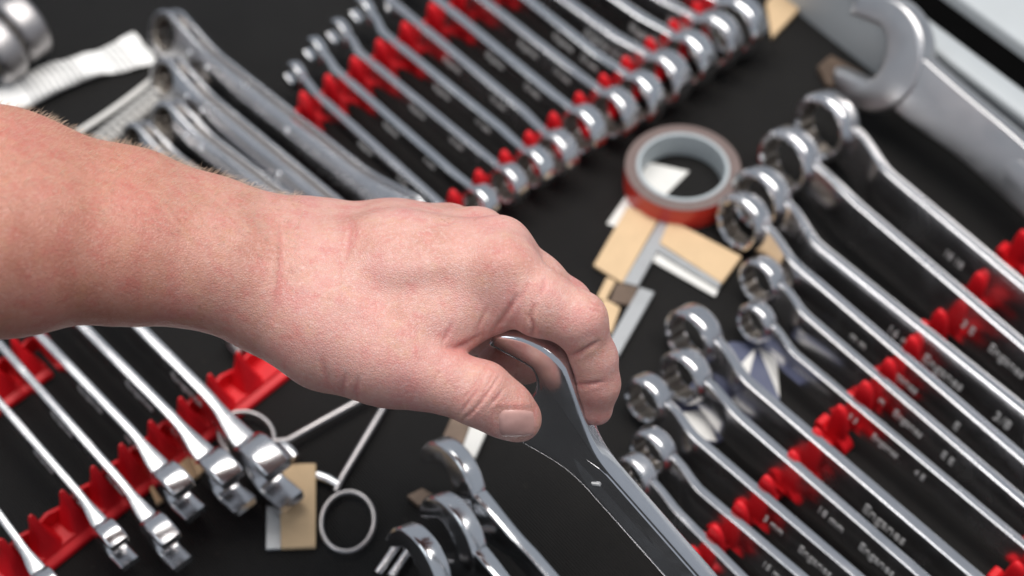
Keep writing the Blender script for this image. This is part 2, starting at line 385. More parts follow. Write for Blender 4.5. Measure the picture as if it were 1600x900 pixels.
def rack(label, rails, tipz=0.030, feet=False):
    root = None
    for tips, ext0, ext1 in rails:
        pts = [G(*p, tipz) for p in tips]
        for p in pts: p.z = 0
        d = (pts[-1]-pts[0]).normalized()
        if root is None:
            root = frame_at('wrench_rack', pts[0].copy(), d); tag(root, label, 'tool rack', 'red plastic wrench racks')
            bpy.context.view_layer.update()
            inv = root.matrix_world.inverted()
        l = [inv @ p for p in pts]
        y = sum(p.y for p in l)/len(l); xs = [p.x for p in l]; x0, x1 = min(xs)-ext0, max(xs)+ext1
        prof = [(-0.0150, 0.0005), (-0.0150, 0.003), (-0.0142, 0.004), (-0.0108, 0.0052), (-0.0100, 0.0070), (0.0050, 0.0070), (0.0060, 0.006), (0.0070, 0.004), (0.0072, 0.0005)]
        if feet: prof = [(-0.005, 0.0005), (-0.005, 0.004), (-0.004, 0.005), (0.004, 0.005), (0.005, 0.004), (0.005, 0.0005)]
        mk('rail', *loft([[(x, y+p, z) for p, z in prof] for x in (x0, x1)]), 'red', root, 30)
        for p in l:
            for nm, me in (('tooth', PEG if feet else TOOTH), ('tooth_foot', BLOCK) if feet else ('tooth_fin', FIN)):
                o = bpy.data.objects.new(nm, me); C.objects.link(o); o.parent = root
                if feet and nm == 'tooth_foot': o.scale = (0.68, 0.85, 0.8)
                o.location = (p.x, y, 0.002 if nm == 'tooth' else 0) if nm != 'tooth_fin' else (p.x+0.009, y+0.0045, 0.001)
    return root
rack('red plastic rack rail with teeth at lower left below the forearm',
     [([(3, 847), (49, 809), (98, 771), (146, 733), (190, 698), (236, 662), (282, 625), (329, 590), (373, 555)], 0.03, 0.045),
      ([(-20, 563), (20, 530)], 0.02, 0.008)])
rack('red plastic rack with two toothed rails holding the wrenches at top centre',
     [([(705, 300), (747, 270), (788, 240), (826, 210), (864, 181), (905, 150), (943, 121), (978, 94), (1013, 64), (1049, 35), (1085, 7)], 0.012, 0.03),
      ([(477, 151), (513, 122), (554, 94), (592, 66), (630, 38), (673, 9), (712, -20), (752, -48)], 0.012, 0.04)], feet=True)
rack('red plastic rack holding the row of ring wrenches at right',
     [([(1080, 858), (1113, 823), (1154, 788), (1198, 749), (1239, 711), (1276, 675), (1313, 639), (1351, 601), (1387, 565), (1423, 529), (1469, 489), (1528, 430), (1596, 364)], 0.02, 0.06),
      ([(1585, 880), (1640, 830)], 0.02, 0.05)], feet=True)

# ================================================================== GROUP C: ring wrenches at right
W1 = 'Enganes'
gC = 'ring wrenches in the right rack'
rows = [  # ring pixel, R, two pixels of the top edge, h, t, texts
    ((1300, 188), 20, (1400, 285), (1600, 452), 24, 10, [('18 18', (1478, 392), 8)]),
    ((1234, 250), 19, (1310, 298), (1600, 545), 21, 9.5, [('3 E', (1492, 512), 9), (W1, (1536, 548), 10)]),
    ((1203, 296), 18, (1262, 374), (1600, 645), 20, 9, [('16 mm', (1402, 500), 10), (W1, (1458, 545), 11), ('3/8', (1562, 640), 11)]),
    ((1163, 342), 16, (1230, 405), (1600, 722), 17, 8.5, [('m m', (1333, 520), 8), (W1, (1392, 566), 9), ('E', (1500, 655), 9)]),
    ((1192, 435), 12.5, (1250, 488), (1600, 788), 15, 7.5, [('m', (1377, 620), 7), (W1, (1400, 640), 8), ('E E', (1475, 705), 8)]),
    ((1183, 500), 10.5, (1230, 545), (1600, 854), 12, 6.5, [('3 3', (1325, 650), 6), (W1, (1363, 680), 7), ('4 E', (1430, 735), 6.5)]),
    ((1085, 520), 15.5, (1164, 597), (1512, 895), 18, 9, [(W1, (1345, 795), 11)]),
    ((1072, 585), 14, (1139, 642), (1430, 895), 16, 8, [('18 mm', (1270, 800), 8), (W1, (1335, 858), 9)]),
    ((1014, 620), 12.5, (1088, 689), (1328, 895), 15, 7.5, [('3 mm', (1190, 812), 7), (W1, (1245, 858), 8.5)]),
    ((1021, 702), 12, (1078, 757), (1241, 895), 14, 7, [('15 mm', (1190, 880), 7)]),
    ((994, 742), 11, (1052, 798), (1139, 885), 13, 6.5, []),
]
for i, (rp, R, p0, p1, h, t, tx) in enumerate(rows):
    R *= 1.16; h *= 1.3; t *= 0.78; zc = max(R+1.5, 20)
    wrench('satin steel ring wrench, %s from the drawer wall in the right rack' % ORD[i], gC, p0, p1, h, t, zc, ('ring', rp, R, t*2.15), ('open', None, R*1.1, t*1.1), length=330-8*i, texts=tx, lean=math.radians(-13))

# ================================================================== GROUP A: wrenches in the top rack
gA = 'combination wrenches in the top rack'
rowsA = [  # top edge pixels, open tip pixel, ring pixel, h, t, R
    ((492, 145), (681, 314), (462, 118), (745, 368), 9, 5.0, 8.5),
    ((528, 113), (726, 287), (493, 80), (752, 318), 9.5, 5.2, 9),
    ((571, 91), (764, 249), (530, 52), (796, 287), 10, 5.4, 9.5),
    ((605, 57), (809, 223), (567, 18), (836, 262), 10.5, 5.6, 10),
    ((613, 4), (840, 193), (575, -35), (871, 240), 11.5, 6.2, 11),
    ((696, 11), (881, 162), (640, -40), (912, 203), 12, 6.4, 12),
    ((753, 0), (923, 132), (690, -60), (960, 177), 12.5, 6.6, 12.5),
    ((824, 0), (953, 102), (730, -80), (1000, 152), 13, 6.8, 13),
    ((879, -2), (1000, 85), (780, -85), (1037, 122), 15, 8.0, 14),
    ((963, 0), (1047, 59), (840, -95), (1076, 92), 15.5, 7.5, 14.5),
    ((1034, 0), (1084, 28), (900, -100), (1115, 64), 16, 7.5, 15),
    ((1075, -12), (1130, 22), (940, -110), (1152, 38), 17, 8, 16),
]
for i, (p0, p1, op, rp, h, t, R) in enumerate(rowsA):
    R *= 1.36; h *= 1.15; t *= 1.15
    tx = [(W1, ((p0[0]*0.62+p1[0]*0.38), (p0[1]*0.62+p1[1]*0.38)+12), h*0.5), ('%d mm' % (8+i), ((p0[0]*0.30+p1[0]*0.70), (p0[1]*0.30+p1[1]*0.70)+12), h*0.5)]
    wrench('steel combination wrench, %s from the forearm in the top red rack' % ORD[i], gA, p0, p1, h, t, 23, ('open', op, R*0.85, t*1.15), ('ring', rp, R, t*1.9), texts=tx, metal='chrome' if i % 2 else 'satin', lean=math.radians(-12))

# ================================================================== GROUP B: open ends below the forearm
gB = 'open ended wrenches in the lower left rack'
rowsB = [
    ((0, 806), (61, 888), (82, 925), 11, 5.5, 10),
    ((0, 629), (154, 805), (181, 850), 11.5, 5.5, 10.5),
    ((0, 538), (233, 801), (260, 846), 13, 6.0, 12),
    ((56, 517), (252, 721), (279, 768), 14.5, 6.8, 12.5),
    ((133, 512), (326, 707), (353, 752), 16, 7.4, 14),
    ((210, 502), (392, 684), (420, 738), 18, 8.2, 16.5),
]
for i, (p0, p1, hp, h, t, R) in enumerate(rowsB):
    R *= 1.3; h *= 1.2; t *= 0.74
    d = ((p0[0]-p1[0]), (p0[1]-p1[1])); k = 520/math.hypot(*d)
    far = (p1[0]+d[0]*k, p1[1]+d[1]*k)
    lab = 'chrome open ended wrench, %s from the bottom left corner in the lower left rack' % ORD[i]
    wrench(lab, gB, far, p1, h, t, 24, ('ring', far, R*0.9, t*1.4), ('open', hp, R, t*2.7), metal='satin', name='open_end_wrench',
           texts=[('%d mm' % (10+i), (p1[0]*0.72+p0[0]*0.28, p1[1]*0.72+p0[1]*0.28+14), h*0.45), (W1, (p1[0]*0.35+p0[0]*0.65, p1[1]*0.35+p0[1]*0.65+14), h*0.5)])

# ================================================================== GROUP D: three open ends at the bottom
gD = 'chrome open ended wrenches at the bottom edge'
for lab, cpx, q0, q1, R, h, t in (
        ('chrome open ended wrench uppermost of three below the thumb', (708, 752), (772, 800), (862, 905), 25, 14, 6.5),
        ('chrome open ended wrench in the middle of three at the bottom edge', (708, 838), (768, 888), (850, 985), 25, 16, 7),
        ('chrome open ended wrench lowest of three at the bottom edge', (655, 884), (712, 934), (790, 1030), 24, 15, 7)):
    wrench(lab, gD, q0, q1, h, t, 27, ('open', cpx, R*0.95, 10.5, 1.1, -0.05), ('ring', None, 13, 9), length=210, metal='chrome', name='open_end_wrench', lean=math.radians(-13))

# ================================================================== GROUP F: big wrench by the drawer wall
e = wrench('very large open ended wrench leaning against the grey drawer wall', None, (1462, 110), (1600, 232), 34, 13, 44, ('open', (1374, 92), 37, 16, 0.56, -0.1), None, length=330, metal='brushed', name='large_open_end_wrench', lean=math.radians(-25))
pl = extrude_outline([(0.118, 0.036), (0.30, 0.036), (0.305, 0.040), (0.305, 0.048), (0.30, 0.052), (0.118, 0.052), (0.113, 0.048), (0.113, 0.040)], -0.0078, -0.0062, 0.0007)
mk('raised_panel', *pl, 'brushed', e, 40)

# ================================================================== GROUP G: chrome ring heads in the top left corner
gG = 'chrome ring heads in the top left corner'
wrench('chrome ring wrench head furthest in the top left corner', gG, (-130, -110), (10, -8), 24, 12, 30, None, ('ring', (30, 42), 24, 20), metal='dull', name='ring_wrench')
wrench('chrome ring wrench head cut by the left frame edge', gG, (-170, -70), (-30, 30), 24, 12, 30, None, ('ring', (-8, 76), 24, 20), metal='dull', name='ring_wrench')

# ================================================================== GROUP E: laminated ratchet wrenches
gE = 'laminated ratchet wrenches beyond the forearm'
def ratchet(label, rp, sp, R, neck, zc, length):
    zc *= 0.001; R *= 0.001; neck *= 0.001; length *= 0.001
    a = G(*rp, zc); b2 = G(*sp, zc); a.z = b2.z = 0; d = (b2-a).normalized()
    e = frame_at('ratchet_wrench', a, d, math.radians(-30)); e.location = a-Vector((0, 0, 1)).cross(d)*zc*math.sin(math.radians(30))+Vector((0, 0, zc*(1-math.cos(math.radians(30))))); tag(e, label, 'wrench', gE)
    n = 40; out = []
    for x0, sgn in ((0, -1), (length, 1)):
        for k in range(n//2+1):
            an = math.pi/2+math.pi*k/(n//2) if sgn < 0 else -math.pi/2+math.pi*k/(n//2)
            out.append((x0+R*math.cos(an), zc+R*math.sin(an)))
        if sgn < 0: out += [(R*1.0, zc-R*0.82), (R*2.0, zc-neck*1.15), (R*2.8, zc-neck), (length-R*2.8, zc-neck), (length-R*2, zc-neck*1.15), (length-R, zc-R*0.82)]
        else: out += [(length-R, zc+R*0.82), (length-R*2, zc+neck*1.15), (length-R*2.8, zc+neck), (R*2.8, zc+neck), (R*2, zc+neck*1.15), (R, zc+R*0.82)]
    # a plate with a hole at the near end: outline shell plus hole built with a bridge
    def plate(y0, y1):
        bm = bmesh.new(); V, Fc = extrude_outline(out, y0, y1, 0.0015)
        vs = [bm.verts.new(v) for v in V]
        for f in Fc[:-2]: bm.faces.new([vs[i] for i in f])
        for cap, y in ((Fc[-2], y0), (Fc[-1], y1)):
            edge = [bm.edges.get((vs[cap[i]], vs[cap[(i+1) % len(cap)]])) for i in range(len(cap))]
            hv = [bm.verts.new((R*0.76*math.cos(2*math.pi*k/32), y, zc+R*0.76*math.sin(2*math.pi*k/32))) for k in range(32)]
            he = [bm.edges.new((hv[k], hv[(k+1) % 32])) for k in range(32)]
            bmesh.ops.triangle_fill(bm, use_beauty=True, use_dissolve=False, edges=edge+he)
        me = bpy.data.meshes.new('plate'); bmesh.ops.recalc_face_normals(bm, faces=bm.faces); bm.to_mesh(me); bm.free()
        me.polygons.foreach_set('use_smooth', [True]*len(me.polygons)); me.set_sharp_from_angle(angle=math.radians(35)); me.materials.append(M['satin'])
        o = bpy.data.objects.new('plate', me); C.objects.link(o); o.parent = e
    plate(-0.0072, -0.0026); plate(0.0026, 0.0068)
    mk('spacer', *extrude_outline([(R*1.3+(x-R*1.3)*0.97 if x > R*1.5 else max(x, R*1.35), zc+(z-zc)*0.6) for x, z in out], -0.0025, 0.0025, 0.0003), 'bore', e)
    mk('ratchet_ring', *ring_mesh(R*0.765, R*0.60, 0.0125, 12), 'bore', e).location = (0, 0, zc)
    for x in (R*1.7, R*2.9, length*0.55):
        V, Fc = loft([[(x+0.0022*q*math.cos(2*math.pi*k/12), y, zc+0.0022*q*math.sin(2*math.pi*k/12)) for k in range(12)] for y, q in ((-0.0070, 1.3), (-0.0078, 1.2), (-0.0082, 0.6))])
        mk('rivet', V, Fc, 'chrome', e)
ratchet('largest laminated ratchet wrench beyond the forearm, furthest from the camera', (268, 52), (545, 272), 16, 9, 18, 232)
ratchet('laminated ratchet wrench beyond the forearm, second largest of four', (268, 122), (500, 315), 14, 8, 17, 215)
ratchet('laminated ratchet wrench beyond the forearm, third of four', (268, 186), (440, 318), 12.5, 7, 16, 185)
ratchet('smallest laminated ratchet wrench nearest the forearm', (220, 216), (330, 305), 11, 6, 15, 160)

# ================================================================== TAPE
tp = G(1067, 262, 0.0175); tp.z = 0
e = frame_at('tape_roll', tp, Vector((1, 0, 0))); tag(e, 'roll of red double sided tape lying flat beside the tan cards', 'tape')
def annulus(r0, r1, z0, z1, b, seg=64):
    rings = []
    for k in range(seg+1):
        a = 2*math.pi*k/seg
        pr = [(r1-b, z0), (r1, z0+b), (r1, z1-b), (r1-b, z1), (r0+b, z1), (r0, z1-b), (r0, z0+b), (r0+b, z0)]
        rings.append([(r*math.cos(a), r*math.sin(a), z) for r, z in pr])
    return loft(rings, False)
o = mk('tape_winding', *annulus(0.0292, 0.0362, 0.0006, 0.0185, 0.0002), 'taperred', e, 30); o.data.materials.append(M['tapeface'])
for p in o.data.polygons:
    if p.center.z > 0.0182: p.material_index = 1
mk('tape_core', *annulus(0.0266, 0.02915, 0.0004, 0.0192, 0.0005), 'core', e, 30)

# ================================================================== CARDS, CLIPS, PAPERS
def slab(name, quad, z0, z1, material, parent, inv):
    V = [inv @ G(*p, z0) for p in quad]+[inv @ G(*p, z0)+Vector((0, 0, z1-z0)) for p in quad]; n = len(quad)
    Fc = [tuple(range(n)), tuple(range(n, 2*n))]+[(i, (i+1) % n, (i+1) % n+n, i+n) for i in range(n)]
    o = mk(name, V, Fc, material, parent, 30)
    bv = o.modifiers.new('bevel', 'BEVEL'); bv.width = 0.0004; bv.segments = 2
    return o
def flat_thing(name, label, cat, group, pieces):
    q = pieces[0][1]; c = sum((G(*p) for p in q), Vector())/len(q)
    e = bpy.data.objects.new(name, None); C.objects.link(e); e.location = c; tag(e, label, cat, group)
    inv = Matrix.Translation(-c)
    for nm, quad, z0, z1, mm in pieces: slab(nm, quad, z0, z1, mm, e, inv)
    return e
gK = 'tan cards with metal strips'
flat_thing('paper_slip', 'white paper slip lying under the tape roll', 'paper', None, [('sheet', [(1014, 254), (1077, 268), (984, 362), (948, 350)], 0.0002, 0.0005, 'white')])
flat_thing('backed_strip', 'tan card with grey strip pointing down left from the tape roll', 'card', gK,
    [('tan_backing', [(980, 326), (1030, 344), (972, 446), (927, 418)], 0.0015, 0.004, 'tan'), ('grey_strip', [(1030, 350), (1048, 358), (996, 452), (973, 446)], 0.001, 0.0045, 'greystrip')])
flat_thing('backed_strip', 'tan card with grey strip pointing right below the tape roll', 'card', gK,
    [('tan_backing', [(1046, 347), (1158, 405), (1127, 447), (1030, 384)], 0.002, 0.005, 'tan'), ('grey_strip', [(1029, 386), (1126, 448), (1122, 455), (1024, 396)], 0.001, 0.0046, 'greystrip'), ('clear_edge', [(1024, 396), (1122, 455), (1117, 465), (1017, 408)], 0.001, 0.0022, 'white')])
flat_thing('backed_strip', 'narrow tan card with brown tab and grey strip behind the index finger', 'card', gK,
    [('tan_backing', [(944, 470), (969, 484), (955, 524), (925, 506)], 0.0015, 0.004, 'tan'), ('tan_stem', [(948, 436), (962, 442), (945, 474), (932, 468)], 0.0015, 0.0036, 'tan'), ('brown_tab', [(962, 445), (998, 450), (985, 480), (952, 474)], 0.001, 0.003, 'brown'), ('grey_strip', [(999, 453), (1022, 461), (966, 560), (944, 550)], 0.001, 0.004, 'greystrip')])
flat_thing('backed_strip', 'tan card with grey strip lying between wrench heads and scissor ring', 'card', gK,
    [('tan_backing', [(438, 729), (494, 728), (494, 858), (440, 860)], 0.001, 0.004, 'tan'), ('grey_strip', [(417, 778), (439, 778), (440, 860), (416, 861)], 0.001, 0.003, 'greystrip')])
flat_thing('tan_card', 'tan card half hidden under the lower left wrench heads', 'card', None, [('tan_backing', [(226, 748), (300, 702), (318, 742), (246, 792)], 0.0005, 0.0035, 'tan')])
flat_thing('tan_card', 'tan card at the top edge beside the drawer wall', 'card', None, [('tan_backing', [(1196, 10), (1228, -28), (1255, 12), (1205, 64)], 0.0005, 0.004, 'tan')])
flat_thing('brown_block', 'small brown block behind the largest ring wrench', 'block', None, [('body', [(1276, 112), (1296, 95), (1345, 122), (1340, 150), (1290, 140)], 0.0005, 0.006, 'brown')])
flat_thing('metal_clip', 'brown and white metal clip lying below the thumb', 'clip', None,
    [('brown_plate', [(706, 655), (738, 662), (722, 704), (688, 694)], 0.001, 0.004, 'brown'), ('white_edge', [(738, 662), (764, 670), (742, 720), (720, 712)], 0.001, 0.0045, 'white')])
flat_thing('metal_tab', 'small grey metal tab beside the middle bottom wrench', 'tab', None, [('body', [(636, 780), (660, 768), (678, 778), (655, 796)], 0.001, 0.005, 'brown')])
e = flat_thing('printed_sachet', 'blue sachet with white rays under the ring wrenches', 'packet', None,
    [('sachet', [(1140, 536), (1206, 540), (1218, 626), (1160, 664), (1122, 694), (1058, 690), (1052, 632)], 0.0006, 0.0022, 'blue')])
c = e.location.copy(); inv = Matrix.Translation(-c)
for q in ([(1182, 542), (1148, 580), (1168, 594)], [(1184, 542), (1214, 560), (1218, 622)], [(1064, 645), (1104, 640), (1120, 690), (1066, 682)], [(1150, 622), (1196, 680), (1180, 684), (1140, 634)]):
    slab('white_ray', q, 0.0024, 0.0027, 'white', e, inv)

# crumpled package, cord and coil beyond the forearm
a = G(2, 176); b2 = G(226, 72); d = (b2-a)
e = frame_at('crumpled_packet', a, d); tag(e, 'crumpled white printed packet at upper left above the forearm', 'packet')
Lp = d.length; rings = []
for k in range(41):
    u = k/40; hw = 0.0128+0.0010*math.sin(u*7)+0.005*ss((u-0.6)/0.4); hz = 0.0042*(1-ss((u-0.45)/0.5))+0.0008
    r = []
    for j in range(20):
        an = 2*math.pi*j/20; cz = math.sin(an)
        wr = 0.0011*math.sin(23*u+3*math.cos(an)*2)*(0.3+u)+0.0002*math.sin(61*u)
        r.append((u*Lp, hw*math.cos(an)+0.003*math.sin(5*u), max(0.0003, 0.001+hz*(1+cz)+wr*(1 if cz > 0 else 0))))
    rings.append(r)
mk('foil_body', *loft(rings), 'foil', e, 60)
pth = [G(250-130*u, 116+92*u+4*math.sin(3*u), 0.004) for u in [k/20 for k in range(21)]]
tag(mk('white_cord', *tube(pth, 0.0024), 'cord'), 'thin white cord lying between the packet and the coil', 'cord')
pth = []
a, b2 = G(255, 142, 0.0065), G(150, 228, 0.0065); d = (b2-a).normalized(); u_ = Vector((0, 0, 1)); v_ = d.cross(u_)
for k in range(261):
    u = k/260; an = u*2*math.pi*11; pth.append(a.lerp(b2, u)+u_*0.005*math.cos(an)+v_*0.0062*math.sin(an))
tag(mk('coiled_cord', *tube(pth, 0.0013, 8), 'cord'), 'white coiled cord beside the ratchet wrenches', 'cord')

# ================================================================== FORCEPS
e = bpy.data.objects.new('forceps', None); C.objects.link(e); e.location = G(600, 640); tag(e, 'steel locking forceps with two finger rings beside the tan card', 'forceps')
inv = Matrix.Translation(-e.location)
def arm(path_px, ring_px, rx, ry, rot, z):
    P = [inv @ G(*p, z) for p in path_px]
    sm = []
    for i in range(len(P)-1):
        for k in range(6): sm.append(P[i].lerp(P[i+1], k/6))
    sm.append(P[-1])
    mk('shank', *tube(sm, [0.0022-0.0005*abs(2*k/(len(sm)-1)-1) for k in range(len(sm))], 12), 'dull', e)
    pts = []
    for k in range(40):
        an = 2*math.pi*k/40; x, y = rx*math.cos(an), ry*math.sin(an)
        pts.append(inv @ G(ring_px[0]+x*math.cos(rot)-y*math.sin(rot), ring_px[1]+x*math.sin(rot)+y*math.cos(rot), z))
    mk('finger_ring', *tube(pts, 0.0014, 10, True), 'dull', e)
arm([(524, 768), (535, 745), (560, 703), (600, 636), (640, 575), (680, 520)], (543, 815), 41, 47, 0.25, 0.0045)
arm([(428, 690), (450, 688), (500, 660), (560, 627), (640, 580), (720, 545)], (385, 680), 44, 36, 0.3, 0.0075)
mk('ratchet_catch', *tube([inv @ G(496, 742, 0.0045), inv @ G(512, 748, 0.0045), inv @ G(530, 758, 0.0045)], [0.0026, 0.0028, 0.0024], 10), 'satin', e)
mk('ratchet_catch', *tube([inv @ G(440, 692, 0.0065), inv @ G(452, 705, 0.0065), inv @ G(462, 716, 0.0065)], [0.0026, 0.0036, 0.003], 10), 'satin', e)
# small pieces
pth = [G(590, 897, 0.004), G(618, 856, 0.004), G(640, 822, 0.004)]
e = bpy.data.objects.new('tweezers', None); C.objects.link(e); e.location = G(615, 860); tag(e, 'steel tweezers half hidden behind the lowest bottom wrench', 'tweezers')
inv = Matrix.Translation(-e.location)
mk('prong', *tube([inv @ p for p in pth], [0.0026, 0.0024, 0.0014], 10), 'satin', e)
mk('prong', *tube([inv @ (p+Vector((0.007, -0.002, 0))) for p in pth], [0.0026, 0.0024, 0.0014], 10), 'satin', e)
p = G(374, 538, 0.008); p.z = 0
e = frame_at('ring_nut', p, Vector((0.75, -0.66, 0))); tag(e, 'small dark ring nut at the end of the lower left rack', 'nut')
mk('nut_body', *ring_mesh(0.009, 0.0058, 0.008, 6, c=(0, 0, 0.0095)), 'dull', e)

# ================================================================== HELD WRENCH
ZW = 677
n_ = Vector((-0.33, -0.52, 0.79)).normalized(); a_ = Vector((0.64, -0.765, -0.20)); a_ = (a_-n_*a_.dot(n_)).normalized()
def c2w_dir(v): return RIGHT*v.x+UP*v.y+BACK*v.z
xw, yw = c2w_dir(a_), -c2w_dir(n_); zw = xw.cross(yw)
held = bpy.data.objects.new('open_end_wrench', None); C.objects.link(held)
held.location = cam2world(PC(813, 597, ZW)); held.rotation_euler = Matrix((xw, yw, zw)).transposed().to_euler()
tag(held, 'large polished wrench held between thumb and index finger', 'wrench')
jo = jaw_outline(0.0280, 0.028, math.pi+0.46, -0.03, 0, 0, 0.26)
lo_i = [i for i, (x, z) in enumerate(jo[:33]) if x > 0.0 and z > 0 and math.atan2(z, x) < 0.86]
hi_i = [i for i, (x, z) in enumerate(jo[:33]) if x > 0.0 and z < 0 and math.atan2(z, x) > -0.86]
cut = sorted(set(lo_i+hi_i+[i for i, (x, z) in enumerate(jo[:33]) if x > 0.02]))
def half_width(x):               # flank of the neck and shaft
    return 0.0092+0.0108*(1-ss((x-0.016)/0.034))
flank = [0.0190+0.0025*k for k in range(16)]+[0.060+0.01*k for k in range(20)]
side_lo = [(x, -half_width(x)) for x in flank]; side_hi = [(x, half_width(x)) for x in flank[::-1]]
first = jo[cut[0]]
bridge = (side_lo+side_hi) if first[1] < 0 else (side_hi[::-1]+side_lo[::-1])
outline = jo[:cut[0]]+bridge+jo[cut[-1]+1:]
for _ in range(14):                                        # ease the neck into the head
    outline = [((outline[i-1][0]+2*p[0]+outline[(i+1) % len(outline)][0])/4, (outline[i-1][1]+2*p[1]+outline[(i+1) % len(outline)][1])/4)
               if 0.004 < p[0] < 0.055 and abs(p[1]) > 0.0085 else p for i, p in enumerate(outline)]
V, Fc = extrude_outline(outline, -0.0058, 0.0058, 0.0024)
V = [(x, y*(1-0.16*ss((x-0.015)/0.05)), z) for x, y, z in V]
mk('forged_body', V, Fc, 'polish', held, 50)
rr_ = []
for k in range(50):                                        # ridged face of the shank
    x = 0.034+0.0044*k; f = ss(k/5); y = -0.00495
    rr_.append([(x, y+0.0012, -0.0060*f-0.0006), (x, y-0.0007*f, -0.0056*f-0.0002), (x, y-0.0001, 0.0002), (x, y-0.0007*f, 0.0058*f+0.0002), (x, y+0.0012, 0.0062*f+0.0006)])
mk('face_channel', *loft(rr_), 'polish', held, 3)
mk('glint_mark', *extrude_outline([(0.0560, -0.0030), (0.0572, -0.0034), (0.0594, -0.0004), (0.0582, 0.0)], -0.0060, -0.0048, 0.0002), 'letter', held)  # pale bar put in as a glint on the steel
mk('ring_head', *ring_mesh(0.020, 0.0135, 0.013, 12, c=(0.270, 0, 0)), 'polish', held, 35)

# ================================================================== ARM AND HAND
H = 0.70                                                   # voxel size in mm
ZH = 670.0
def J(px, py, dz, r): return (PC(px, py, ZH+dz), float(r))
body = [
    [J(-230, 372, -75, 42), J(0, 375, -42, 37.5), J(200, 393, -20, 28.5), J(330, 418, -8, 24.5), J(440, 464, 0, 23), J(505, 490, 0, 23)],
    [J(-230, 275, -55, 38), J(0, 305, -22, 34.5), J(200, 338, 0, 27.5), J(330, 368, 14, 23.5), J(440, 388, 24, 20.5), J(500, 386, 36, 18.5)],
]
meta = [
    [J(470, 440, 6, 21), J(620, 432, -4, 18.5), J(785, 426, -12, 15)],
    [J(470, 420, 16, 21), J(620, 404, 6, 18.5), J(778, 394, 3, 15.0)],
    [J(480, 400, 28, 19), J(620, 380, 28, 16.5), J(748, 374, 26, 13)],
    [J(490, 386, 38, 18.5), J(610, 376, 44, 15), J(702, 366, 44, 12.5)],
]
thenar = [
    [J(440, 470, 2, 22), J(520, 520, -6, 23), J(610, 556, -14, 20.0), J(665, 584, -18, 14.8)],
    [J(560, 500, -2, 20), J(640, 520, -8, 14)],
]
web = [[J(560, 470, 0, 20), J(660, 490, -8, 12.5)], [J(600, 530, -6, 18), J(704, 500, -10, 11.5)], [J(640, 510, -8, 13), J(770, 474, -10, 13)], [J(640, 450, 10, 16), J(720, 440, 12, 15)],
       [J(560, 440, 40, 18), J(700, 430, 45, 15)]]
fingers = {
    'thumb': [J(640, 570, -17, 16.5), J(692, 594, -20, 13.3), J(752, 616, -20, 13.4), J(790, 640, -17, 11.6), J(811, 655, -14, 9.6)],
    'index': [J(785, 430, -12, 16.5), J(845, 474, -16, 13.6), J(904, 500, -16, 11.7), J(929, 560, -8, 9.2), J(935, 600, -2, 8.7), J(932, 640, 5, 7.2)],
    'middle': [J(778, 392, 6, 14.0), J(840, 440, 14, 11.5), J(884, 474, 22, 10.8), J(868, 535, 30, 9.3), J(820, 566, 30, 8.8), J(788, 566, 26, 8.2)],
    'ring': [J(748, 374, 26, 13), J(810, 420, 42, 11), J(850, 455, 50, 10), J(840, 520, 60, 9), J(800, 560, 62, 8.5), J(770, 566, 58, 7.5)],
    'little': [J(702, 366, 44, 12.5), J(760, 410, 64, 9.5), J(790, 440, 72, 9), J(775, 500, 80, 8), J(740, 530, 80, 7.2), J(715, 530, 76, 6.5)],
}
allj = [j for ch in body+meta+thenar+web+list(fingers.values()) for j in ch]
lo = np.min([p-r for p, r in allj], axis=0)-4; hi = np.max([p+r for p, r in allj], axis=0)+4
dims = np.ceil((hi-lo)/H).astype(int)+1
ax = [lo[i]+H*np.arange(dims[i], dtype=np.float32) for i in range(3)]
def seg_d(X, Y, Z_, A, ra, B, rb):
    ab = B-A; L2 = float(ab@ab)
    t = np.clip(((X-A[0])*ab[0]+(Y-A[1])*ab[1]+(Z_-A[2])*ab[2])/L2, 0, 1)
    return np.sqrt((X-A[0]-t*ab[0])**2+(Y-A[1]-t*ab[1])**2+(Z_-A[2]-t*ab[2])**2)-(ra+(rb-ra)*t)
def smin(a, b, k):
    h = np.maximum(k-np.abs(a-b), 0)/k
    return np.minimum(a, b)-h*h*k*0.25
def add_chain(Fd, chain, k, pad=16):
    for (A, ra), (B, rb) in zip(chain[:-1], chain[1:]):
        l = np.minimum(A-ra, B-rb)-pad; h2 = np.maximum(A+ra, B+rb)+pad
        s = [slice(max(0, int((l[i]-lo[i])/H)), min(dims[i], int((h2[i]-lo[i])/H)+2)) for i in range(3)]
        X, Y, Z_ = np.meshgrid(ax[0][s[0]], ax[1][s[1]], ax[2][s[2]], indexing='ij', sparse=True)
        d = seg_d(X, Y, Z_, A, ra, B, rb)
        sub = Fd[s[0], s[1], s[2]]
        kk = k(X, Y, Z_) if callable(k) else k
        Fd[s[0], s[1], s[2]] = smin(sub, d, kk)
field = np.full(dims, 40.0, dtype=np.float32)
for ch in body: add_chain(field, ch, 14.0)
for ch in meta: add_chain(field, ch, 13.0)
for ch in thenar: add_chain(field, ch, 12.0)
for ch in web: add_chain(field, ch, 12.0)
for nm, ch in fingers.items():
    ff = np.full(dims, 40.0, dtype=np.float32); add_chain(ff, ch, 5.0)
    root = ch[0][0]; rr = 17.0 if nm == 'thumb' else 20.0
    X, Y, Z_ = np.meshgrid(*ax, indexing='ij', sparse=True)
    dr = np.sqrt((X-root[0])**2+(Y-root[1])**2+(Z_-root[2])**2)
    kk = 1.2+7.0*np.clip(1.6-dr/rr, 0, 1)
    field = smin(field, ff, kk.astype(np.float32))
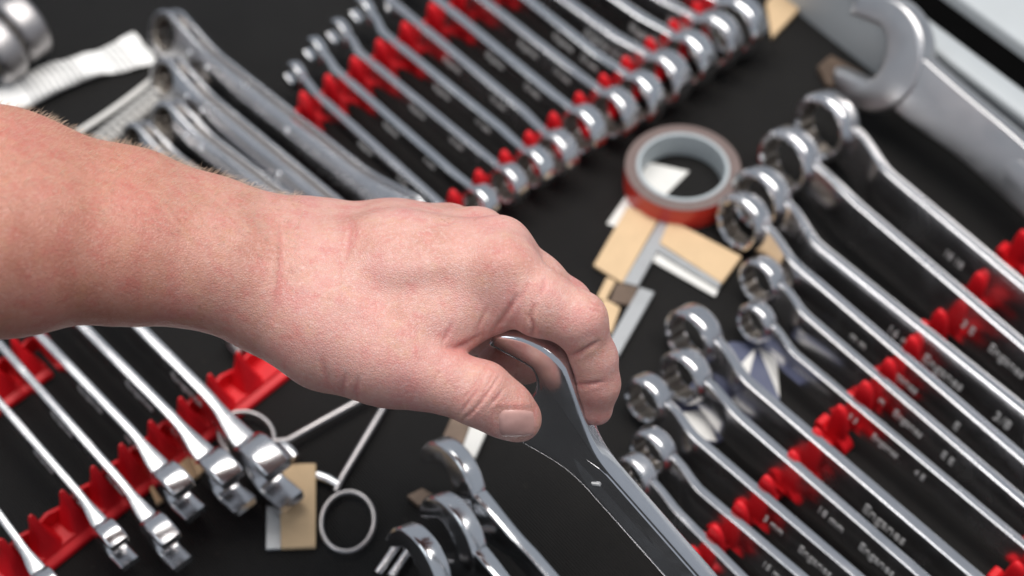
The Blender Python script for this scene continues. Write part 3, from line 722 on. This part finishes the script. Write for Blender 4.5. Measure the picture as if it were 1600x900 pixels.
def blur(f, it):
    for _ in range(it):
        for a in range(3):
            g = f.copy(); sl = [slice(None)]*3; s1 = sl[:]; s2 = sl[:]; s3 = sl[:]
            s1[a] = slice(1, -1); s2[a] = slice(0, -2); s3[a] = slice(2, None)
            g[tuple(s1)] = 0.5*f[tuple(s1)]+0.25*(f[tuple(s2)]+f[tuple(s3)]); f = g
    return f
field = blur(field, 2)
def surface_nets(f):
    ins = f < 0
    nx, ny, nz2 = f.shape
    c = np.zeros((nx-1, ny-1, nz2-1), np.int8)
    offs = [(i, j, k) for i in (0, 1) for j in (0, 1) for k in (0, 1)]
    for i, j, k in offs: c += ins[i:nx-1+i, j:ny-1+j, k:nz2-1+k]
    act = (c > 0) & (c < 8); idx = np.argwhere(act); ids = np.full(act.shape, -1, np.int64); ids[act] = np.arange(len(idx))
    vals = np.stack([f[idx[:, 0]+i, idx[:, 1]+j, idx[:, 2]+k] for i, j, k in offs], 1)
    acc = np.zeros((len(idx), 3)); cnt = np.zeros(len(idx))
    for a in range(8):
        for b3 in range(a+1, 8):
            if sum(abs(offs[a][q]-offs[b3][q]) for q in range(3)) != 1: continue
            va, vb = vals[:, a], vals[:, b3]; cr = (va < 0) != (vb < 0)
            t = np.where(cr, va/np.where(cr, va-vb, 1), 0)
            pa, pb = np.array(offs[a]), np.array(offs[b3])
            acc += np.where(cr[:, None], pa+(pb-pa)*t[:, None], 0); cnt += cr
    V = (idx+acc/cnt[:, None])*H+lo
    quads = []
    for a in range(3):
        b3, c3 = (a+1) % 3, (a+2) % 3
        sA = [slice(None)]*3; sB = [slice(None)]*3
        sA[a] = slice(0, -1); sB[a] = slice(1, None)
        cr = ins[tuple(sA)] != ins[tuple(sB)]; e2 = np.argwhere(cr)
        ok = (e2[:, b3] > 0) & (e2[:, c3] > 0) & (e2[:, b3] < f.shape[b3]-1) & (e2[:, c3] < f.shape[c3]-1); e2 = e2[ok]
        flip = ins[tuple(sA)][tuple(e2.T)]
        def cell(db, dc):
            q = e2.copy(); q[:, b3] -= db; q[:, c3] -= dc; return ids[tuple(q.T)]
        q = np.stack([cell(1, 1), cell(0, 1), cell(0, 0), cell(1, 0)], 1)
        q[~flip] = q[~flip][:, ::-1]; quads.append(q)
    return V, np.concatenate(quads)
hv, hq = surface_nets(field)
def tri(pts, f=None):            # trilinear lookup of the field
    f = field if f is None else f
    g = (pts-lo)/H; i0 = np.clip(np.floor(g).astype(int), 0, dims-2); t = np.clip(g-i0, 0, 1); out = 0
    for i in (0, 1):
        for j in (0, 1):
            for k in (0, 1):
                wgt = (t[:, 0] if i else 1-t[:, 0])*(t[:, 1] if j else 1-t[:, 1])*(t[:, 2] if k else 1-t[:, 2])
                out = out+wgt*f[i0[:, 0]+i, i0[:, 1]+j, i0[:, 2]+k]
    return out
def grad(pts):
    e3 = 1.0; g = np.stack([tri(pts+np.eye(3)[i]*e3)-tri(pts-np.eye(3)[i]*e3) for i in range(3)], 1)
    return g/np.maximum(np.linalg.norm(g, axis=1), 1e-6)[:, None]
hn = grad(hv)
hp = np.stack([800+F*hv[:, 0]/-hv[:, 2], 450-F*hv[:, 1]/-hv[:, 2]], 1)    # where the sculpting strokes meet the surface
front = np.clip((np.einsum('ij,ij->i', hn, -hv/np.linalg.norm(hv, axis=1)[:, None])-0.05)*4, 0, 1)*(hv[:, 2] > -(ZH+22))
tint = np.zeros((len(hv), 4), np.float32); tint[:, 3] = 1
disp = np.zeros(len(hv))
def pdist(poly):
    best = np.full(len(hp), 1e9); P = np.array(poly, float)
    tt2 = np.zeros(len(hp)); n = len(P)-1
    for i in range(n):
        ab = P[i+1]-P[i]; t = np.clip(((hp-P[i])@ab)/(ab@ab), 0, 1)
        d = np.linalg.norm(hp-P[i]-t[:, None]*ab, axis=1); m2 = d < best; best[m2] = d[m2]; tt2[m2] = (i+t[m2])/n
    return best, np.sin(np.pi*np.clip(tt2, 0.04, 0.96))
def crease(poly, depth, wid, red=0.55):
    global disp
    d, t = pdist(poly); g = np.exp(-(d/wid)**2)*np.sqrt(t)*front
    disp -= (depth*1.3 if depth > 0 else depth)*g; tint[:, 0] = np.maximum(tint[:, 0], red*g)
    g2 = np.exp(-((d-2.6*wid)/(1.5*wid))**2)*t*front; disp += 0.25*depth*g2
def bulge(x, y, rx, ry, amt, red=0.0, rot=0.0):
    global disp
    dx, dy = hp[:, 0]-x, hp[:, 1]-y; c0, s0 = math.cos(rot), math.sin(rot)
    g = np.exp(-(((dx*c0+dy*s0)/rx)**2+((-dx*s0+dy*c0)/ry)**2))*front
    disp += amt*g; tint[:, 0] = np.maximum(tint[:, 0], red*g)
# thumb joint creases, finger creases, web and wrist lines
for poly, dp, wd2 in [
    ([(764, 566), (755, 588), (744, 612), (728, 634), (718, 648)], 0.6, 1.9), ([(780, 588), (768, 606), (752, 628), (734, 648), (722, 656)], 0.75, 2.0), ([(757, 574), (745, 596), (735, 612), (722, 626)], 0.4, 1.8), ([(788, 606), (776, 622), (762, 638)], 0.4, 1.9), ([(772, 584), (762, 602), (750, 620)], 0.35, 1.8),
    ([(888, 558), (905, 552), (925, 540), (934, 534)], 1.0, 3.2), ([(900, 600), (920, 600), (942, 597)], 0.8, 2.8), ([(905, 606), (922, 606)], 0.3, 2.2),
    ([(832, 530), (834, 512), (828, 496), (834, 478)], 0.9, 3.4), ([(770, 520), (786, 498), (800, 476), (806, 462)], 0.9, 3.6), ([(745, 520), (752, 500), (762, 480)], 0.4, 3.0),
    ([(812, 470), (822, 452), (826, 436)], 0.35, 3.0), ([(842, 466), (850, 448), (852, 432)], 0.3, 3.0),
    ([(694, 541), (712, 544), (730, 538), (752, 524)], 1.1, 4.0), ([(690, 538), (700, 520), (706, 505)], 0.35, 3.0),
    ([(436, 348), (440, 390), (438, 430), (432, 470), (428, 500)], 0.55, 4.0), ([(545, 330), (548, 360), (545, 385), (540, 410)], 0.4, 4.0), ([(552, 340), (556, 365), (552, 380)], 0.25, 3.0),
    ([(540, 585), (535, 605), (538, 620)], 0.4, 4.0), ([(560, 590), (556, 612), (560, 628)], 0.4, 4.0), ([(500, 560), (508, 585), (512, 604)], 0.3, 5.0),
    ([(915, 478), (925, 486), (936, 488)], 0.3, 2.2), ([(920, 470), (932, 478), (942, 480)], 0.3, 2.2), ([(680, 350), (700, 352), (712, 346)], 0.25, 2.6), ([(764, 402), (780, 394), (796, 400)], 0.25, 3.0)]:
    crease(poly, dp, wd2)
bulge(792, 408, 38, 30, 1.3, 0.22); bulge(735, 352, 34, 20, 0.9, 0.12); bulge(930, 500, 30, 34, 0.5, 0.18); bulge(650, 585, 40, 26, 0.8, 0.1, 0.5); bulge(620, 560, 120, 60, 0.0, 0.16, 0.3)
bulge(745, 620, 40, 34, 0.3, 0.16, 0.5); bulge(930, 630, 26, 36, 0.0, 0.42); bulge(815, 655, 34, 30, 0.0, 0.22); bulge(780, 560, 40, 44, 0.0, 0.3); bulge(720, 545, 40, 16, 0.0, 0.55)
bulge(860, 520, 40, 14, 0.3, 0.18, 0.5)
crease([(600, 425), (680, 415), (760, 410)], -0.4, 16, 0.0); crease([(560, 390), (650, 370), (725, 362)], -0.3, 14, 0.0)          # extensor tendons
crease([(470, 440), (540, 470), (600, 500), (650, 545)], -0.55, 14, 0.0)
crease([(640, 440), (690, 450), (740, 470)], 0.3, 24, 0.04)
tint[:, 1] = np.clip((520-hp[:, 0])/300, 0, 1)*0.95
lowf = 0.35*np.sin(hv[:, 0]*0.11+1)*np.sin(hv[:, 1]*0.13)*np.sin(hv[:, 2]*0.1+2)
# fingertip press the nail bed flat
dx, dy = hp[:, 0]-804, hp[:, 1]-662; an = -0.02
lx, ly = dx*math.cos(an)+dy*math.sin(an), -dx*math.sin(an)+dy*math.cos(an)
bed = np.exp(-((lx/31)**4+(ly/26)**4))*front; disp -= 0.45*bed; rimg = np.exp(-(((np.maximum(abs(lx)/31, abs(ly)/27)-1.12)/0.13)**2))*front*(lx < 26); disp += 0.3*rimg; tint[:, 0] = np.maximum(tint[:, 0], 0.25*rimg)
hv2 = hv+hn*(disp+lowf)[:, None]
Rw = np.array([list(RIGHT), list(UP), list(BACK)])
def to_world(p): return np.array(CAM)+(p@Rw)*0.001
base = Vector(to_world(PC(440, 430, ZH+10)[None])[0])
person = bpy.data.objects.new('person', None); C.objects.link(person); person.location = base
tag(person, 'bare forearm and left hand reaching in from the left, gripping a large wrench', 'person')
me = bpy.data.meshes.new('forearm_and_hand'); wv_ = to_world(hv2)-np.array(base)
me.from_pydata(wv_.tolist(), [], hq.tolist()); me.update()
me.polygons.foreach_set('use_smooth', [True]*len(me.polygons))
ca = me.color_attributes.new('tint', 'FLOAT_COLOR', 'POINT'); ca.data.foreach_set('color', tint.ravel())
me.materials.append(M['skin'])
o = bpy.data.objects.new('forearm_and_hand', me); C.objects.link(o); o.parent = person
sm = o.modifiers.new('smooth', 'SMOOTH'); sm.iterations = 2; sm.factor = 0.4
# thumbnail: a curved plate laid on the thumb's surface
def hit(px, py):
    d = PC(px, py, 1.0); z = np.linspace(600, 720, 700); P = d[None]*z[:, None]; v = tri(P); i = int(np.argmax(v < 0)); return P[i]
gv = []; nu, nvv = 13, 13
for i in range(nu):
    for j in range(nvv):
        u = i/(nu-1)*2-1; v = j/(nvv-1)*2-1
        q = max(abs(u), abs(v)); e4 = (abs(u)**4.5+abs(v)**4.5)**(1/4.5)      # square grid squeezed to a rounded nail
        k4 = q/e4 if e4 > 0 else 1
        lx = u*k4*29; ly = v*k4*23.5
        px = 804+lx*math.cos(an)-ly*math.sin(an); py = 662+lx*math.sin(an)+ly*math.cos(an)
        p = hit(px, py); nrm = grad(p[None])[0]
        rim = max(-u*1.1, abs(v)); gv.append(p+nrm*(0.28-0.9*max(0, rim-0.80)/0.2+0.2*max(0, u)**3))
fc = [(i*nvv+j, i*nvv+j+1, (i+1)*nvv+j+1, (i+1)*nvv+j) for i in range(nu-1) for j in range(nvv-1)]
on = mk('thumbnail', to_world(np.array(gv))-np.array(base), fc, 'nail', person, 0)
# fine arm hair: short tapered strands
sel = np.where((hp[:, 0] < 470) & (hp[:, 0] > -60) & (hn[:, 1] > 0.25))[0]
pk = np.random.choice(sel, 4200); V = []; Fc = []
for i in pk:
    p, nr = hv2[i], hn[i]; ln = random.uniform(2.0, 5.0); side = np.array([0.75+random.gauss(0, .25), -0.15+random.gauss(0, .3), random.gauss(0, .3)])
    dr = nr*0.75+side*0.7; dr /= np.linalg.norm(dr); dr2 = dr*0.6+side*0.6; dr2 /= np.linalg.norm(dr2)
    tq = np.cross(dr, [0.3, 0.2, 0.9]); tq /= np.linalg.norm(tq); t2 = np.cross(dr, tq); b0 = len(V); w0 = 0.05
    for c0, ww in ((p-nr*0.3, w0), (p+dr*ln*0.55, w0*0.8)):
        V += [c0+tq*ww, c0-tq*ww*0.5+t2*ww*0.87, c0-tq*ww*0.5-t2*ww*0.87]
    V.append(p+dr*ln*0.55+dr2*ln*0.45)
    for q in range(3): Fc += [(b0+q, b0+(q+1) % 3, b0+3+(q+1) % 3, b0+3+q), (b0+3+q, b0+3+(q+1) % 3, b0+6)]
hair = mk('arm_hair', to_world(np.array(V))-np.array(base), Fc, 'hair', person, 0); hair['kind'] = 'stuff'
